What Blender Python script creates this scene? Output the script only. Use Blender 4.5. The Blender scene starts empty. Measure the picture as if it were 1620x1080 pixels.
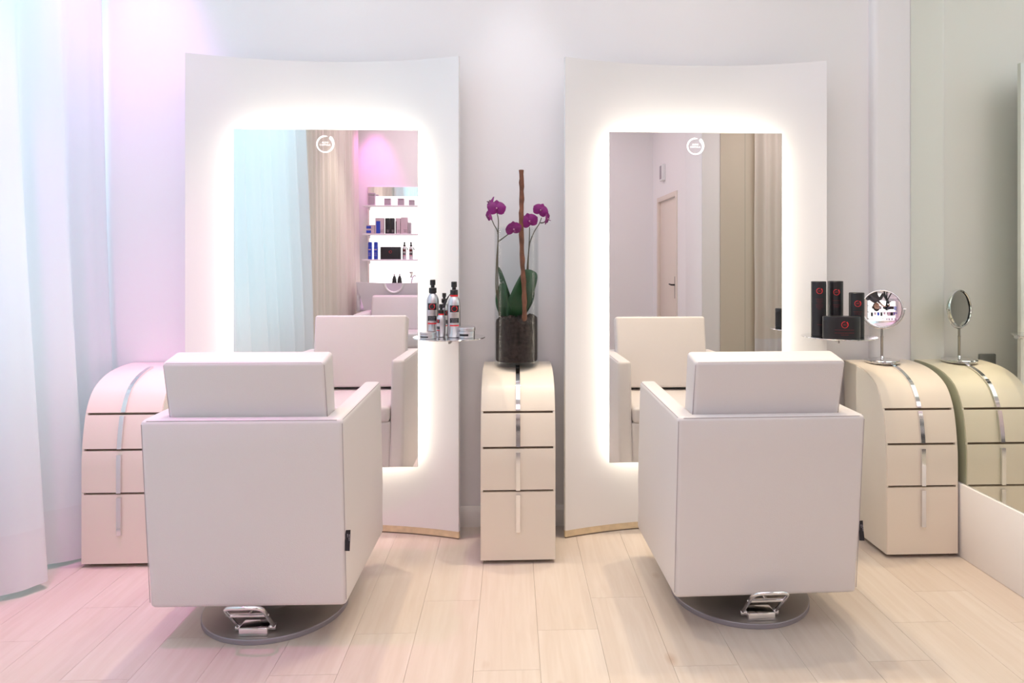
import bpy, bmesh, math, random
from mathutils import Vector, Matrix
random.seed(7)
C = bpy.context.scene.collection
PI = math.pi
R = math.radians

# ------------------------------------------------------------------ materials
def new_mat(name):
    m = bpy.data.materials.new(name); m.use_nodes = True
    nt = m.node_tree
    return m, nt, nt.nodes['Principled BSDF']

def mat(name, col, rough=.5, metal=0., spec=.5, bump=0., bscale=60., coat=0., var=0., vscale=4.):
    m, nt, b = new_mat(name)
    b.inputs['Base Color'].default_value = (*col, 1)
    b.inputs['Roughness'].default_value = rough
    b.inputs['Metallic'].default_value = metal
    b.inputs['Specular IOR Level'].default_value = spec
    b.inputs['Coat Weight'].default_value = coat
    tc = nt.nodes.new('ShaderNodeTexCoord')
    if bump:
        n = nt.nodes.new('ShaderNodeTexNoise'); n.inputs['Scale'].default_value = bscale; n.inputs['Detail'].default_value = 4
        bp = nt.nodes.new('ShaderNodeBump'); bp.inputs['Strength'].default_value = bump; bp.inputs['Distance'].default_value = .004
        nt.links.new(tc.outputs['Object'], n.inputs['Vector'])
        nt.links.new(n.outputs['Fac'], bp.inputs['Height']); nt.links.new(bp.outputs['Normal'], b.inputs['Normal'])
    if var:
        n = nt.nodes.new('ShaderNodeTexNoise'); n.inputs['Scale'].default_value = vscale; n.inputs['Detail'].default_value = 3
        r = nt.nodes.new('ShaderNodeValToRGB')
        r.color_ramp.elements[0].position = .3; r.color_ramp.elements[1].position = .7
        r.color_ramp.elements[0].color = (*[c * (1 - var) for c in col], 1)
        r.color_ramp.elements[1].color = (*[min(1, c * (1 + var)) for c in col], 1)
        nt.links.new(tc.outputs['Object'], n.inputs['Vector'])
        nt.links.new(n.outputs['Fac'], r.inputs['Fac']); nt.links.new(r.outputs['Color'], b.inputs['Base Color'])
    return m

def emit(name, col, strength):
    m, nt, b = new_mat(name)
    b.inputs['Base Color'].default_value = (*col, 1)
    b.inputs['Emission Color'].default_value = (*col, 1)
    b.inputs['Emission Strength'].default_value = strength
    return m

M = {}
M['wall'] = mat('wall paint', (.90, .875, .875), .6, bump=.05, bscale=180)
M['ceiling'] = mat('ceiling paint', (.85, .84, .84), .8)
M['beige'] = mat('beige wall panel', (.66, .585, .475), .6)
M['base'] = mat('baseboard paint', (.80, .76, .72), .45)
M['panel'] = mat('satin white lacquer', (.80, .785, .78), .28, coat=.15)
M['plinth'] = mat('pale oak strip', (.70, .56, .36), .5, var=.1, vscale=30)
M['leather'] = mat('white leather', (.725, .685, .685), .42, bump=.10, bscale=260)
M['seam'] = mat('leather seam', (.42, .37, .38), .6)
M['cabinet'] = mat('cream lacquer', (.80, .715, .61), .38, bump=.04, bscale=220)
M['cabside'] = mat('cream side lacquer', (.82, .76, .67), .35)
M['gapdark'] = mat('drawer gap', (.22, .17, .13), .8)
M['chrome'] = mat('chrome', (.80, .80, .81), .10, 1)
M['steel'] = mat('brushed steel', (.40, .385, .37), .30, 1, bump=.03, bscale=40)
M['disc'] = mat('satin steel disc', (.36, .33, .305), .38, .55)
M['rim'] = mat('grey steel rim', (.36, .34, .38), .45, .6)
M['black'] = mat('black plastic', (.012, .012, .013), .38)
M['blackcard'] = mat('black satin card', (.014, .013, .016), .32)
M['tagblack'] = mat('black cloth tag', (.02, .017, .022), .8)
M['tagtext'] = mat('grey woven thread', (.42, .38, .42), .8)
M['red'] = mat('red print', (.75, .03, .04), .45)
M['dimred'] = mat('dark red print', (.16, .012, .02), .45)
M['alu'] = mat('brushed aluminium', (.62, .60, .62), .30, 1)
M['white'] = mat('white plastic', (.85, .84, .84), .4)
M['logo'] = emit('glowing white logo', (1, 1, 1), .9)  # own emission keeps the logo bright and legible, no lamp behind it
M['led'] = emit('warm white led', (1, .92, .80), 14)
M['lightpanel'] = emit('lit frosted panel', (1, .99, .97), 1.3)
M['bark'] = mat('dark potting bark', (.028, .018, .015), .9, bump=1, bscale=60, var=.6, vscale=70)
M['stick'] = mat('brown bark stick', (.17, .065, .035), .75, bump=.5, bscale=50, var=.4, vscale=25)
M['leaf'] = mat('orchid leaf', (.014, .062, .020), .30, var=.3, vscale=14)
M['stem'] = mat('orchid stem', (.10, .085, .055), .6)
M['petal'] = mat('magenta orchid petal', (.20, .002, .145), .55, var=.25, vscale=40)
M['lip'] = mat('dark orchid lip', (.16, .003, .10), .5)
M['column'] = mat('orchid column', (.8, .5, .6), .5)
M['blue'] = mat('blue can', (.02, .06, .50), .35)
M['pinkbox'] = mat('pale pink carton', (.62, .48, .53), .5)
M['greybox'] = mat('translucent grey tub', (.40, .35, .38), .4)
M['basin'] = mat('white basin ceramic', (.80, .76, .80), .25)
M['socket'] = mat('grey socket plastic', (.22, .22, .22), .4)
M['door'] = mat('cream door paint', (.80, .70, .62), .45)
M['iron'] = mat('dark iron', (.02, .018, .018), .5, .5)
M['skin'] = mat('skin', (.55, .32, .24), .5)
M['hair'] = mat('dark brown hair', (.03, .018, .012), .6)
M['shirt'] = mat('grey shirt', (.10, .09, .10), .8)
M['jeans'] = mat('dark jeans', (.03, .035, .06), .8)
M['shoe'] = mat('black shoe', (.02, .02, .02), .5)
M['glassdark'] = mat('lens glass', (.02, .02, .04), .05)

def mirror_mat(name, col, rough=.0):
    m, nt, b = new_mat(name)
    b.inputs['Base Color'].default_value = (*col, 1); b.inputs['Metallic'].default_value = 1; b.inputs['Roughness'].default_value = rough
    return m
M['mirror'] = mirror_mat('silvered mirror', (.94, .935, .92))
M['gmirror'] = mirror_mat('greenish wall mirror', (.87, .915, .82))
M['vmirror'] = mirror_mat('vanity mirror glass', (.90, .90, .89))
M['edge'] = mat('mirror edge', (.16, .20, .17), .3)

def glass_mat():
    """thin-walled clear glass"""
    m = bpy.data.materials.new('clear glass'); m.use_nodes = True
    nt = m.node_tree; nt.nodes.clear()
    o = nt.nodes.new('ShaderNodeOutputMaterial'); t = nt.nodes.new('ShaderNodeBsdfTransparent'); g = nt.nodes.new('ShaderNodeBsdfGlossy'); x = nt.nodes.new('ShaderNodeMixShader')
    f = nt.nodes.new('ShaderNodeLayerWeight'); f.inputs['Blend'].default_value = .12
    t.inputs['Color'].default_value = (.965, .975, .975, 1); g.inputs['Roughness'].default_value = .16
    ml = nt.nodes.new('ShaderNodeMath'); ml.operation = 'MULTIPLY'; ml.inputs[1].default_value = .34
    nt.links.new(f.outputs['Facing'], ml.inputs[0]); nt.links.new(ml.outputs[0], x.inputs['Fac']); nt.links.new(t.outputs[0], x.inputs[1]); nt.links.new(g.outputs[0], x.inputs[2]); nt.links.new(x.outputs[0], o.inputs['Surface'])
    return m
M['glass'] = glass_mat()

def cloth_mat(name, col, trans):
    m = bpy.data.materials.new(name); m.use_nodes = True
    nt = m.node_tree; nt.nodes.clear()
    o = nt.nodes.new('ShaderNodeOutputMaterial')
    d = nt.nodes.new('ShaderNodeBsdfDiffuse'); t = nt.nodes.new('ShaderNodeBsdfTranslucent'); x = nt.nodes.new('ShaderNodeMixShader')
    d.inputs['Color'].default_value = (*col, 1); t.inputs['Color'].default_value = (*col, 1); x.inputs['Fac'].default_value = trans
    tc = nt.nodes.new('ShaderNodeTexCoord'); w = nt.nodes.new('ShaderNodeTexNoise'); w.inputs['Scale'].default_value = 350
    bp = nt.nodes.new('ShaderNodeBump'); bp.inputs['Strength'].default_value = .06; bp.inputs['Distance'].default_value = .002
    nt.links.new(tc.outputs['Object'], w.inputs['Vector']); nt.links.new(w.outputs['Fac'], bp.inputs['Height'])
    nt.links.new(bp.outputs['Normal'], d.inputs['Normal'])
    nt.links.new(d.outputs[0], x.inputs[1]); nt.links.new(t.outputs[0], x.inputs[2]); nt.links.new(x.outputs[0], o.inputs['Surface'])
    return m
M['sheer'] = cloth_mat('sheer white curtain', (.88, .87, .89), .30)
M['hem'] = cloth_mat('doubled curtain hem', (.86, .84, .86), .22)
M['sheer2'] = cloth_mat('cream curtain', (.86, .80, .73), .25)

def floor_mat():
    m, nt, b = new_mat('whitewashed oak planks')
    g = nt.nodes.new('ShaderNodeNewGeometry'); tc = nt.nodes.new('ShaderNodeTexCoord')
    mp = nt.nodes.new('ShaderNodeMapping'); mp.inputs['Scale'].default_value = (1, .07, 1)
    add = nt.nodes.new('ShaderNodeVectorMath'); add.operation = 'ADD'
    sc = nt.nodes.new('ShaderNodeVectorMath'); sc.operation = 'SCALE'; sc.inputs['Scale'].default_value = 37
    cmb = nt.nodes.new('ShaderNodeCombineXYZ')
    for k in range(3): nt.links.new(g.outputs['Random Per Island'], cmb.inputs[k])
    nt.links.new(cmb.outputs[0], sc.inputs[0])
    nt.links.new(tc.outputs['Object'], mp.inputs['Vector']); nt.links.new(mp.outputs[0], add.inputs[0]); nt.links.new(sc.outputs[0], add.inputs[1])
    n1 = nt.nodes.new('ShaderNodeTexNoise'); n1.inputs['Scale'].default_value = 42; n1.inputs['Detail'].default_value = 7; n1.inputs['Distortion'].default_value = .8
    n2 = nt.nodes.new('ShaderNodeTexNoise'); n2.inputs['Scale'].default_value = 7; n2.inputs['Detail'].default_value = 2
    nt.links.new(add.outputs[0], n1.inputs['Vector']); nt.links.new(add.outputs[0], n2.inputs['Vector'])
    r1 = nt.nodes.new('ShaderNodeValToRGB')
    e = r1.color_ramp.elements
    e[0].position = .30; e[0].color = (.60, .515, .445, 1); e[1].position = .66; e[1].color = (.65, .575, .51, 1)
    nt.links.new(n1.outputs['Fac'], r1.inputs['Fac'])
    r2 = nt.nodes.new('ShaderNodeValToRGB')
    e = r2.color_ramp.elements
    e[0].position = .35; e[0].color = (.96, .94, .925, 1); e[1].position = .65; e[1].color = (1, 1, 1, 1)
    nt.links.new(n2.outputs['Fac'], r2.inputs['Fac'])
    r3 = nt.nodes.new('ShaderNodeValToRGB')
    e = r3.color_ramp.elements
    e[0].color = (.965, .955, .945, 1); e[1].color = (1.0, 1.0, 1.0, 1)
    nt.links.new(g.outputs['Random Per Island'], r3.inputs['Fac'])
    # small knots
    kp = nt.nodes.new('ShaderNodeMapping'); kp.inputs['Scale'].default_value = (1, .55, 1)
    nt.links.new(tc.outputs['Object'], kp.inputs['Vector'])
    v = nt.nodes.new('ShaderNodeTexVoronoi'); v.inputs['Scale'].default_value = 5.5
    nt.links.new(kp.outputs[0], v.inputs['Vector'])
    rk = nt.nodes.new('ShaderNodeValToRGB'); e = rk.color_ramp.elements
    e[0].position = .02; e[0].color = (.80, .70, .63, 1); e[1].position = .12; e[1].color = (1, 1, 1, 1)
    nt.links.new(v.outputs['Distance'], rk.inputs['Fac'])
    cur = r1.outputs['Color']
    for rr in (r2, r3, rk):
        mx = nt.nodes.new('ShaderNodeMix'); mx.data_type = 'RGBA'; mx.blend_type = 'MULTIPLY'; mx.inputs['Factor'].default_value = 1
        nt.links.new(cur, mx.inputs[6]); nt.links.new(rr.outputs['Color'], mx.inputs[7]); cur = mx.outputs[2]
    nt.links.new(cur, b.inputs['Base Color'])
    b.inputs['Roughness'].default_value = .42
    bp = nt.nodes.new('ShaderNodeBump'); bp.inputs['Strength'].default_value = .08; bp.inputs['Distance'].default_value = .002
    nt.links.new(n1.outputs['Fac'], bp.inputs['Height']); nt.links.new(bp.outputs['Normal'], b.inputs['Normal'])
    return m
M['floor'] = floor_mat()

# ------------------------------------------------------------------ object helpers
def finish(o, smooth=35):
    me = o.data
    for p in me.polygons: p.use_smooth = True
    try: me.set_sharp_from_angle(angle=R(smooth))
    except Exception: pass

def obj(name, bm, m, parent=None, loc=(0, 0, 0), rot=(0, 0, 0), smooth=35, recalc=True):
    if recalc: bmesh.ops.recalc_face_normals(bm, faces=bm.faces[:])
    me = bpy.data.meshes.new(name); bm.to_mesh(me); bm.free()
    o = bpy.data.objects.new(name, me); C.objects.link(o)
    for mm in (m if isinstance(m, (list, tuple)) else [m]): me.materials.append(M[mm] if isinstance(mm, str) else mm)
    o.location = loc; o.rotation_euler = rot
    if parent: o.parent = parent
    finish(o, smooth)
    return o

def tag(o, label, cat, group=None, kind=None):
    o['label'] = label; o['category'] = cat
    if group: o['group'] = group
    if kind: o['kind'] = kind
    return o

def thing(name, label, cat, loc=(0, 0, 0), rz=0, group=None):
    o = bpy.data.objects.new(name, None); C.objects.link(o); o.empty_display_size = .05
    o.location = loc; o.rotation_euler = (0, 0, rz)
    return tag(o, label, cat, group)

def struct(name, bm, m, parent=None, **k):
    o = obj(name, bm, m, parent, **k)
    if not parent: o['kind'] = 'structure'
    return o

def dup(o, loc, rz=None, label=None, parent=None):
    c = o.copy(); C.objects.link(c)
    if parent: c.parent = parent
    else:
        c.location = loc
        if rz is not None: c.rotation_euler = (0, 0, rz)
        if label: c['label'] = label
    for ch in list(o.children): dup(ch, None, parent=c)
    return c

BM = bmesh.new
def box(bm, x0, x1, y0, y1, z0, z1, bev=0., seg=2, mi=0):
    t = bmesh.new()
    bmesh.ops.create_cube(t, size=1)
    for v in t.verts: v.co = Vector(((x0 + x1) / 2 + v.co.x * (x1 - x0), (y0 + y1) / 2 + v.co.y * (y1 - y0), (z0 + z1) / 2 + v.co.z * (z1 - z0)))
    if bev: bmesh.ops.bevel(t, geom=t.edges[:], offset=bev, segments=seg, profile=.5, affect='EDGES')
    merge(bm, t, mi); return bm

def merge(bm, t, mi=0, mtx=None):
    if mtx is not None: bmesh.ops.transform(t, matrix=mtx, verts=t.verts[:])
    vm = {v: bm.verts.new(v.co) for v in t.verts}
    for f in t.faces:
        try:
            nf = bm.faces.new([vm[v] for v in f.verts]); nf.material_index = mi if mi else f.material_index
        except ValueError: pass
    t.free()

def lathe(bm, prof, n=32, c=(0, 0, 0), sx=1, sy=1, mi=0, a0=0):
    rings = []
    for r, z in prof:
        if r < 1e-6: rings.append([bm.verts.new((c[0], c[1], c[2] + z))])
        else: rings.append([bm.verts.new((c[0] + sx * r * math.cos(a0 + 2 * PI * k / n), c[1] + sy * r * math.sin(a0 + 2 * PI * k / n), c[2] + z)) for k in range(n)])
    for A, B in zip(rings, rings[1:]):
        for k in range(n):
            a = [A[k % len(A)], A[(k + 1) % len(A)], B[(k + 1) % len(B)], B[k % len(B)]]
            u = []
            for v in a:
                if v not in u: u.append(v)
            if len(u) > 2:
                f = bm.faces.new(u); f.material_index = mi
    return bm

def cyl(bm, r, z0, z1, n=32, c=(0, 0, 0), bev=0., mi=0):
    if bev: p = [(0, z0), (r - bev, z0), (r - bev * .3, z0 + bev * .3), (r, z0 + bev), (r, z1 - bev), (r - bev * .3, z1 - bev * .3), (r - bev, z1), (0, z1)]
    else: p = [(0, z0), (r, z0), (r, z1), (0, z1)]
    return lathe(bm, p, n, c, mi=mi)

def catmull(pts, sub=6):
    P = [Vector(p) for p in pts]; out = []
    for i in range(len(P) - 1):
        p0 = P[i - 1] if i else P[i] * 2 - P[i + 1]; p1, p2 = P[i], P[i + 1]; p3 = P[i + 2] if i + 2 < len(P) else P[i + 1] * 2 - P[i]
        for k in range(sub):
            t = k / sub
            out.append(.5 * ((2 * p1) + (p2 - p0) * t + (2 * p0 - 5 * p1 + 4 * p2 - p3) * t * t + (3 * p1 - p0 - 3 * p2 + p3) * t ** 3))
    out.append(P[-1]); return out

def tube(bm, pts, r, n=8, closed=False, mi=0, caps=True):
    P = [Vector(p) for p in pts]; m = len(P)
    rr = r if isinstance(r, (list, tuple)) else [r] * m
    rings = []; up = None
    for i in range(m):
        if closed: t = P[(i + 1) % m] - P[i - 1]
        else: t = P[min(i + 1, m - 1)] - P[max(i - 1, 0)]
        t.normalize()
        if up is None:
            up = Vector((0, 0, 1)) if abs(t.z) < .9 else Vector((1, 0, 0))
        a = (up - t * up.dot(t)).normalized(); up = a; b = t.cross(a)
        rings.append([bm.verts.new(P[i] + (a * math.cos(2 * PI * k / n) + b * math.sin(2 * PI * k / n)) * rr[i]) for k in range(n)])
    for i in range(m if closed else m - 1):
        A, B = rings[i], rings[(i + 1) % m]
        for k in range(n):
            f = bm.faces.new((A[k], A[(k + 1) % n], B[(k + 1) % n], B[k])); f.material_index = mi
    if caps and not closed:
        bm.faces.new(rings[0][::-1]).material_index = mi; bm.faces.new(rings[-1]).material_index = mi
    return bm

def prism_x(bm, prof, x0, x1, mi=0):
    """extrude a (y, z) outline along x"""
    A = [bm.verts.new((x0, y, z)) for y, z in prof]; B = [bm.verts.new((x1, y, z)) for y, z in prof]
    n = len(prof)
    for k in range(n):
        f = bm.faces.new((A[k], A[(k + 1) % n], B[(k + 1) % n], B[k])); f.material_index = mi
    bm.faces.new(A[::-1]).material_index = mi; bm.faces.new(B).material_index = mi
    return bm

def prism_z(bm, outl, z0, z1, mi=0):
    A = [bm.verts.new((x, y, z0)) for x, y in outl]; B = [bm.verts.new((x, y, z1)) for x, y in outl]
    n = len(outl)
    for k in range(n):
        f = bm.faces.new((A[k], A[(k + 1) % n], B[(k + 1) % n], B[k])); f.material_index = mi
    bm.faces.new(A[::-1]).material_index = mi; bm.faces.new(B).material_index = mi
    return bm

# ------------------------------------------------------------------ the round brush-ring logo with its two words
_txt = {}
def text_bm(s, size, spacing=1.0):
    key = (s, size)
    if key not in _txt:
        cu = bpy.data.curves.new('lettering', 'FONT'); cu.body = s; cu.size = size; cu.align_x = 'CENTER'; cu.align_y = 'CENTER'; cu.space_character = spacing
        cu.resolution_u = 2; cu.offset = -size * .006
        o = bpy.data.objects.new('lettering', cu); C.objects.link(o)
        bpy.context.view_layer.update()
        _txt[key] = bpy.data.meshes.new_from_object(o.evaluated_get(bpy.context.evaluated_depsgraph_get()))
        bpy.data.objects.remove(o)
    b = bmesh.new(); b.from_mesh(_txt[key]); return b

def logo_bm(rad, words=True, n=56):
    """flat ring + words in the xz plane (y = 0), facing -y"""
    b = bmesh.new()
    A = []; B = []
    for k in range(n + 1):
        t = k / n
        a = R(57) - t * R(345)                                       # clockwise from one o'clock round to twelve
        w = rad * (.30 * math.exp(-t * 9) + .155 + .03 * math.sin(t * 9) - .15 * max(0, t - .93) / .07)
        rm = rad * (.90 + .03 * math.exp(-t * 10))
        if t < .03: w *= .55 + 15 * t
        A.append(b.verts.new(((rm - w / 2) * math.cos(a), 0, (rm - w / 2) * math.sin(a))))
        B.append(b.verts.new(((rm + w / 2) * math.cos(a), 0, (rm + w / 2) * math.sin(a))))
    for k in range(n): b.faces.new((A[k], A[k + 1], B[k + 1], B[k]))
    if words:
        for s, z, sz in (('ALDO', .19, .27), ('COPPOLA', -.09, .27)):
            t = text_bm(s, rad * sz)
            for v in t.verts: v.co = Vector((v.co.x, 0, v.co.y + z * rad))
            merge(b, t)
    return b

def bars(b, cx, cz, widths, dz, h, seed=1):
    """thin broken print lines in the xz plane"""
    rnd = random.Random(seed)
    for i, w in enumerate(widths):
        z = cz - i * dz; x = cx - w / 2
        while x < cx + w / 2 - .001:
            l = min(rnd.uniform(.25, .6) * w * .5, cx + w / 2 - x)
            q = [b.verts.new(p) for p in ((x, 0, z), (x + l, 0, z), (x + l, 0, z + h), (x, 0, z + h))]
            b.faces.new(q); x += l + h * .8

def wrap(b, r, sy=None, eps=.0006):
    """lay an xz-plane print round an upright cylinder (front towards -y)"""
    bmesh.ops.subdivide_edges(b, edges=[e for e in b.edges if e.calc_length() > r * .35], cuts=4, use_grid_fill=True)
    for v in b.verts:
        a = v.co.x / r
        if sy is None: v.co = Vector(((r + eps) * math.sin(a), -(r + eps) * math.cos(a), v.co.z))
        else: v.co = Vector(((r + eps) * math.sin(a), -(sy + eps) * math.cos(a), v.co.z))

def solid(b, t=.0006):
    """give a flat print a little thickness towards -y"""
    r = bmesh.ops.extrude_face_region(b, geom=b.faces[:])
    for v in [g for g in r['geom'] if isinstance(g, bmesh.types.BMVert)]: v.co.y -= t
    return b

# ------------------------------------------------------------------ the room
W0, W1, YB, YR, ZC = -2.16, 1.846, 3.14, -2.80, 3.25
PW = .198
b = BM()
for k in range(-11, 11):
    x0 = -.114 + PW * k
    x1 = x0 + PW
    j0 = {0: 2.018, 1: 2.234, 2: 2.443}[k % 3]
    if k == 9: j0 = 2.22
    y = j0 - 5 * 1.29
    xa, xb = max(x0, W0), min(x1, 1.92)
    if xb - xa < .01: continue
    while y < YB + .06:
        ya, yb = max(y, YR), min(y + 1.29, YB + .06)
        if yb - ya > .01: box(b, xa + .0004, xb - .0004, ya + .0004, yb - .0004, -.012, 0)
        y += 1.29
fl = struct('floor', b, 'floor')
b = BM(); box(b, W0 - .1, 2.0, YR - .1, YB + .15, -.05, -.0125)
struct('floor_subfloor', b, 'gapdark')
b = BM(); box(b, W0 - .1, 2.05, YR - .1, YB + .15, ZC, ZC + .08)
struct('ceiling', b, 'ceiling')
b = BM(); box(b, W0 - .1, 1.99, YB, YB + .12, 0, ZC)
struct('wall_back', b, 'wall')
b = BM()                                                             # shallow rounded pier beside the wall mirror
out = [(1.672, YB), (1.672, 3.112)] + [(1.694 - .022 * math.cos(a), 3.112 - .022 * math.sin(a)) for a in [R(15 * k) for k in range(1, 7)]] + [(W1, 3.09), (W1, YB)]
prism_z(b, out, 0, ZC)
struct('wall_back_pier', b, 'wall')
b = BM()
prism_x(b, [(YB, 0), (YB - .020, 0), (YB - .020, .068), (YB - .014, .078), (YB - .010, .084), (YB - .004, .090), (YB, .090)], -1.9, 1.671)
struct('baseboard_back', b, 'base')
# right wall: a dado under the mirrors, plain wall behind them, a pier, a recessed stretch with the door
b = BM(); box(b, 1.833, 1.95, -.40, 3.0895, 0, .300, .004)
struct('wall_right', b, 'wall')
b = BM(); box(b, W1, 1.95, -.40, YB, .301, ZC)
struct('wall_right_upper', b, 'wall')
b = BM(); box(b, 1.84, 1.95, -.965, -.401, 0, ZC, .006)
struct('wall_right_pier', b, 'wall')
b = BM(); box(b, 1.91, 1.99, YR, -2.50, 0, ZC); box(b, 1.91, 1.99, -1.58, -.966, 0, ZC); box(b, 1.91, 1.99, -2.50, -1.58, 2.0, ZC)
struct('wall_right_rear', b, 'wall')
b = BM(); box(b, W0 - .1, 1.99, YR - .1, YR, 0, ZC)
struct('wall_rear', b, 'wall')
b = BM()                                                             # left wall with its tall window
box(b, W0 - .1, W0, YR, -.02, 0, ZC); box(b, W0 - .1, W0, 2.92, YB, 0, ZC); box(b, W0 - .1, W0, -.02, 2.92, 0, .12); box(b, W0 - .1, W0, -.02, 2.92, 3.0, ZC)
struct('wall_left', b, 'wall')
b = BM()
for a in ((-.02, .04, .12, 3.0), (2.86, 2.92, .12, 3.0)): box(b, W0 - .08, W0 - .02, a[0], a[1], a[2], a[3])
box(b, W0 - .08, W0 - .02, .04, 2.86, .12, .18); box(b, W0 - .08, W0 - .02, .04, 2.86, 2.94, 3.0)
struct('window_1', b, 'white')
# door in the recessed stretch
b = BM(); box(b, 1.925, 1.965, -2.46, -1.62, .006, 1.96, .003)
dr = struct('door_1', b, 'door')
b = BM(); box(b, -.006, .0, -.026, .026, -.125, .125, .001)
tube(b, [(0, 0, .03), (-.03, 0, .03), (-.045, -.02, .03), (-.045, -.11, .035), (-.03, -.125, .03)], .009, 8)
obj('door_handle', b, 'iron', dr, loc=(1.921, -1.69, .93))
b = BM(); box(b, 1.895, 1.93, -1.62, -1.56, 0, 2.02, .003); box(b, 1.895, 1.93, -2.52, -2.46, 0, 2.02, .003); box(b, 1.895, 1.93, -2.46, -1.62, 1.962, 2.02, .003)
struct('trim_1', b, 'door')

t = thing('alarm_box', 'small white alarm box on the wall above the cream door', 'alarm box', (1.911, -2.17, 2.20))
b = BM(); box(b, -.045, 0, -.09, .05, 0, .20, .008); obj('housing', b, 'white', t)
b = BM(); box(b, -.050, -.0455, .06 - .12, .02, .02, .18, .003)
obj('grille', b, 'greybox', t)

t = thing('wall_socket', 'grey power socket on the back wall beside the right lit panel', 'socket', (1.445, YB, .66))
b = BM(); box(b, -.04, .04, -.012, 0, 0, .115, .004); obj('cover_plate', b, 'socket', t)
b = BM(); tube(b, [(0, -.012, .045), (0, -.016, .045)], .02, 20); obj('outlet', b, 'black', t)

# ------------------------------------------------------------------ wall mirrors on the right
def wall_mirror(y0, y1, label):
    b = BM(); box(b, 1.8425, 1.8458, y0, y1, .3015, ZC - .01, .0006, 1)
    for f in b.faces: f.material_index = 0 if f.normal.x < -.9 else 1
    b.normal_update()
    bmesh.ops.recalc_face_normals(b, faces=b.faces[:])
    for f in b.faces: f.material_index = 0 if f.normal.x < -.9 else 1
    o = obj('wall_mirror', b, ['gmirror', 'edge'], recalc=False, smooth=1)
    tag(o, label, 'mirror', 'tall mirror panes on the right wall')
wall_mirror(.752, 3.0885, 'tall greenish wall mirror above the low right wall, reflecting the cream cabinet')
wall_mirror(-.398, .748, 'second tall wall mirror pane, seen only inside the right lit mirror beyond the seam')

# ------------------------------------------------------------------ curtains
def fold1(y):
    """x offset of the front curtain, crest towards the room; y in metres"""
    s = 0.
    for c, w, a in ((3.07, .085, 1.05), (2.815, .075, 1.), (2.555, .085, 1.05), (2.27, .10, .9), (2.02, .075, .8), (1.80, .08, 1.), (1.52, .1, .9), (1.24, .08, .8), (.99, .08, 1.), (.72, .09, .8), (.45, .08, .95), (.18, .09, .9), (-.08, .07, 1.)):
        s += a * math.exp(-((y - c) / w) ** 2)
    s += .10 * math.sin(y * 43) * .5 + .08 * math.sin(y * 71 + 1)
    return s
def curtain(name, y0, y1, xtop, xbot, amp, fold, z0, z1, mats, label, hem, ny=520, nz=26):
    b = BM(); bh = BM()
    def pt(i, z):
        y = y0 + (y1 - y0) * i / ny
        h = (z - z0) / (z1 - z0)
        yy = y + .035 * math.sin(z * 1.3 + y * 2.) * (1 - h)
        am = amp * (.80 + .35 * (1 - h)) + .012 * math.sin(z * 1.1 + y * 3)
        return (xbot + (xtop - xbot) * h + am * (fold(yy) - .5), y, z - (0 if h > .02 else .012 * math.sin(y * 9)))
    for bmx, za, zb, nn in ((b, z0 + hem, z1, nz), (bh, z0, z0 + hem, 4)):
        G = [[bmx.verts.new(pt(i, za + (zb - za) * k / nn)) for i in range(ny + 1)] for k in range(nn + 1)]
        for k in range(nn):
            for i in range(ny): bmx.faces.new((G[k][i], G[k][i + 1], G[k + 1][i + 1], G[k + 1][i]))
    o = obj(name, b, mats[0], smooth=80); obj('hem', bh, mats[1], o, smooth=80)
    return tag(o, label, 'curtain')
curtain('window_curtain', 3.115, -.36, -1.886, -1.790, .10, fold1, .016, 3.18, ('sheer', 'hem'), 'sheer white curtain lit pale blue by the window, beside the left cabinet', .215)
def fold2(y): return .5 + .33 * math.sin(y * 42 + .8 * math.sin(y * 5)) + .2 * math.sin(y * 19 + 1) + .1 * math.sin(y * 87)
curtain('rear_curtain', -.20, -2.74, -1.965, -1.925, .065, fold2, .03, 3.18, ('sheer2', 'hem'), 'pleated cream curtain behind the sheer one, seen in the left lit mirror, pink at top', .2, ny=620)
def fold3(x): return .5 + .36 * math.sin(x * 39 + .7 * math.sin(x * 6)) + .2 * math.sin(x * 17 + 2)
b = BM(); bh = BM()
for bmx, za, zb, nn in ((b, .23, 3.18, 10), (bh, .03, .23, 2)):
    G = [[bmx.verts.new((-.26 + .72 * i / 160, YR + .05 + .075 * fold3(-.26 + .72 * i / 160) + .01 * math.sin(k), za + (zb - za) * k / nn)) for i in range(161)] for k in range(nn + 1)]
    for k in range(nn):
        for i in range(160): bmx.faces.new((G[k][i], G[k][i + 1], G[k + 1][i + 1], G[k + 1][i]))
o = obj('rear_wall_curtain', b, 'sheer2', smooth=80); obj('hem', bh, 'hem', o, smooth=80)
tag(o, 'cream curtain on the rear wall, seen at the right edge of the right lit mirror', 'curtain')
b = BM(); box(b, -.29, .89, YR, YR + .012, 0, ZC)
struct('wall_rear_panel', b, 'beige')
t = thing('curtain_rail', 'white ceiling curtain rail above the curtains by the left wall', 'curtain rail', (-1.88, 0, ZC))
b = BM(); box(b, -.03, .03, -2.75, 3.13, -.035, -.001, .004); obj('track', b, 'white', t)

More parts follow.
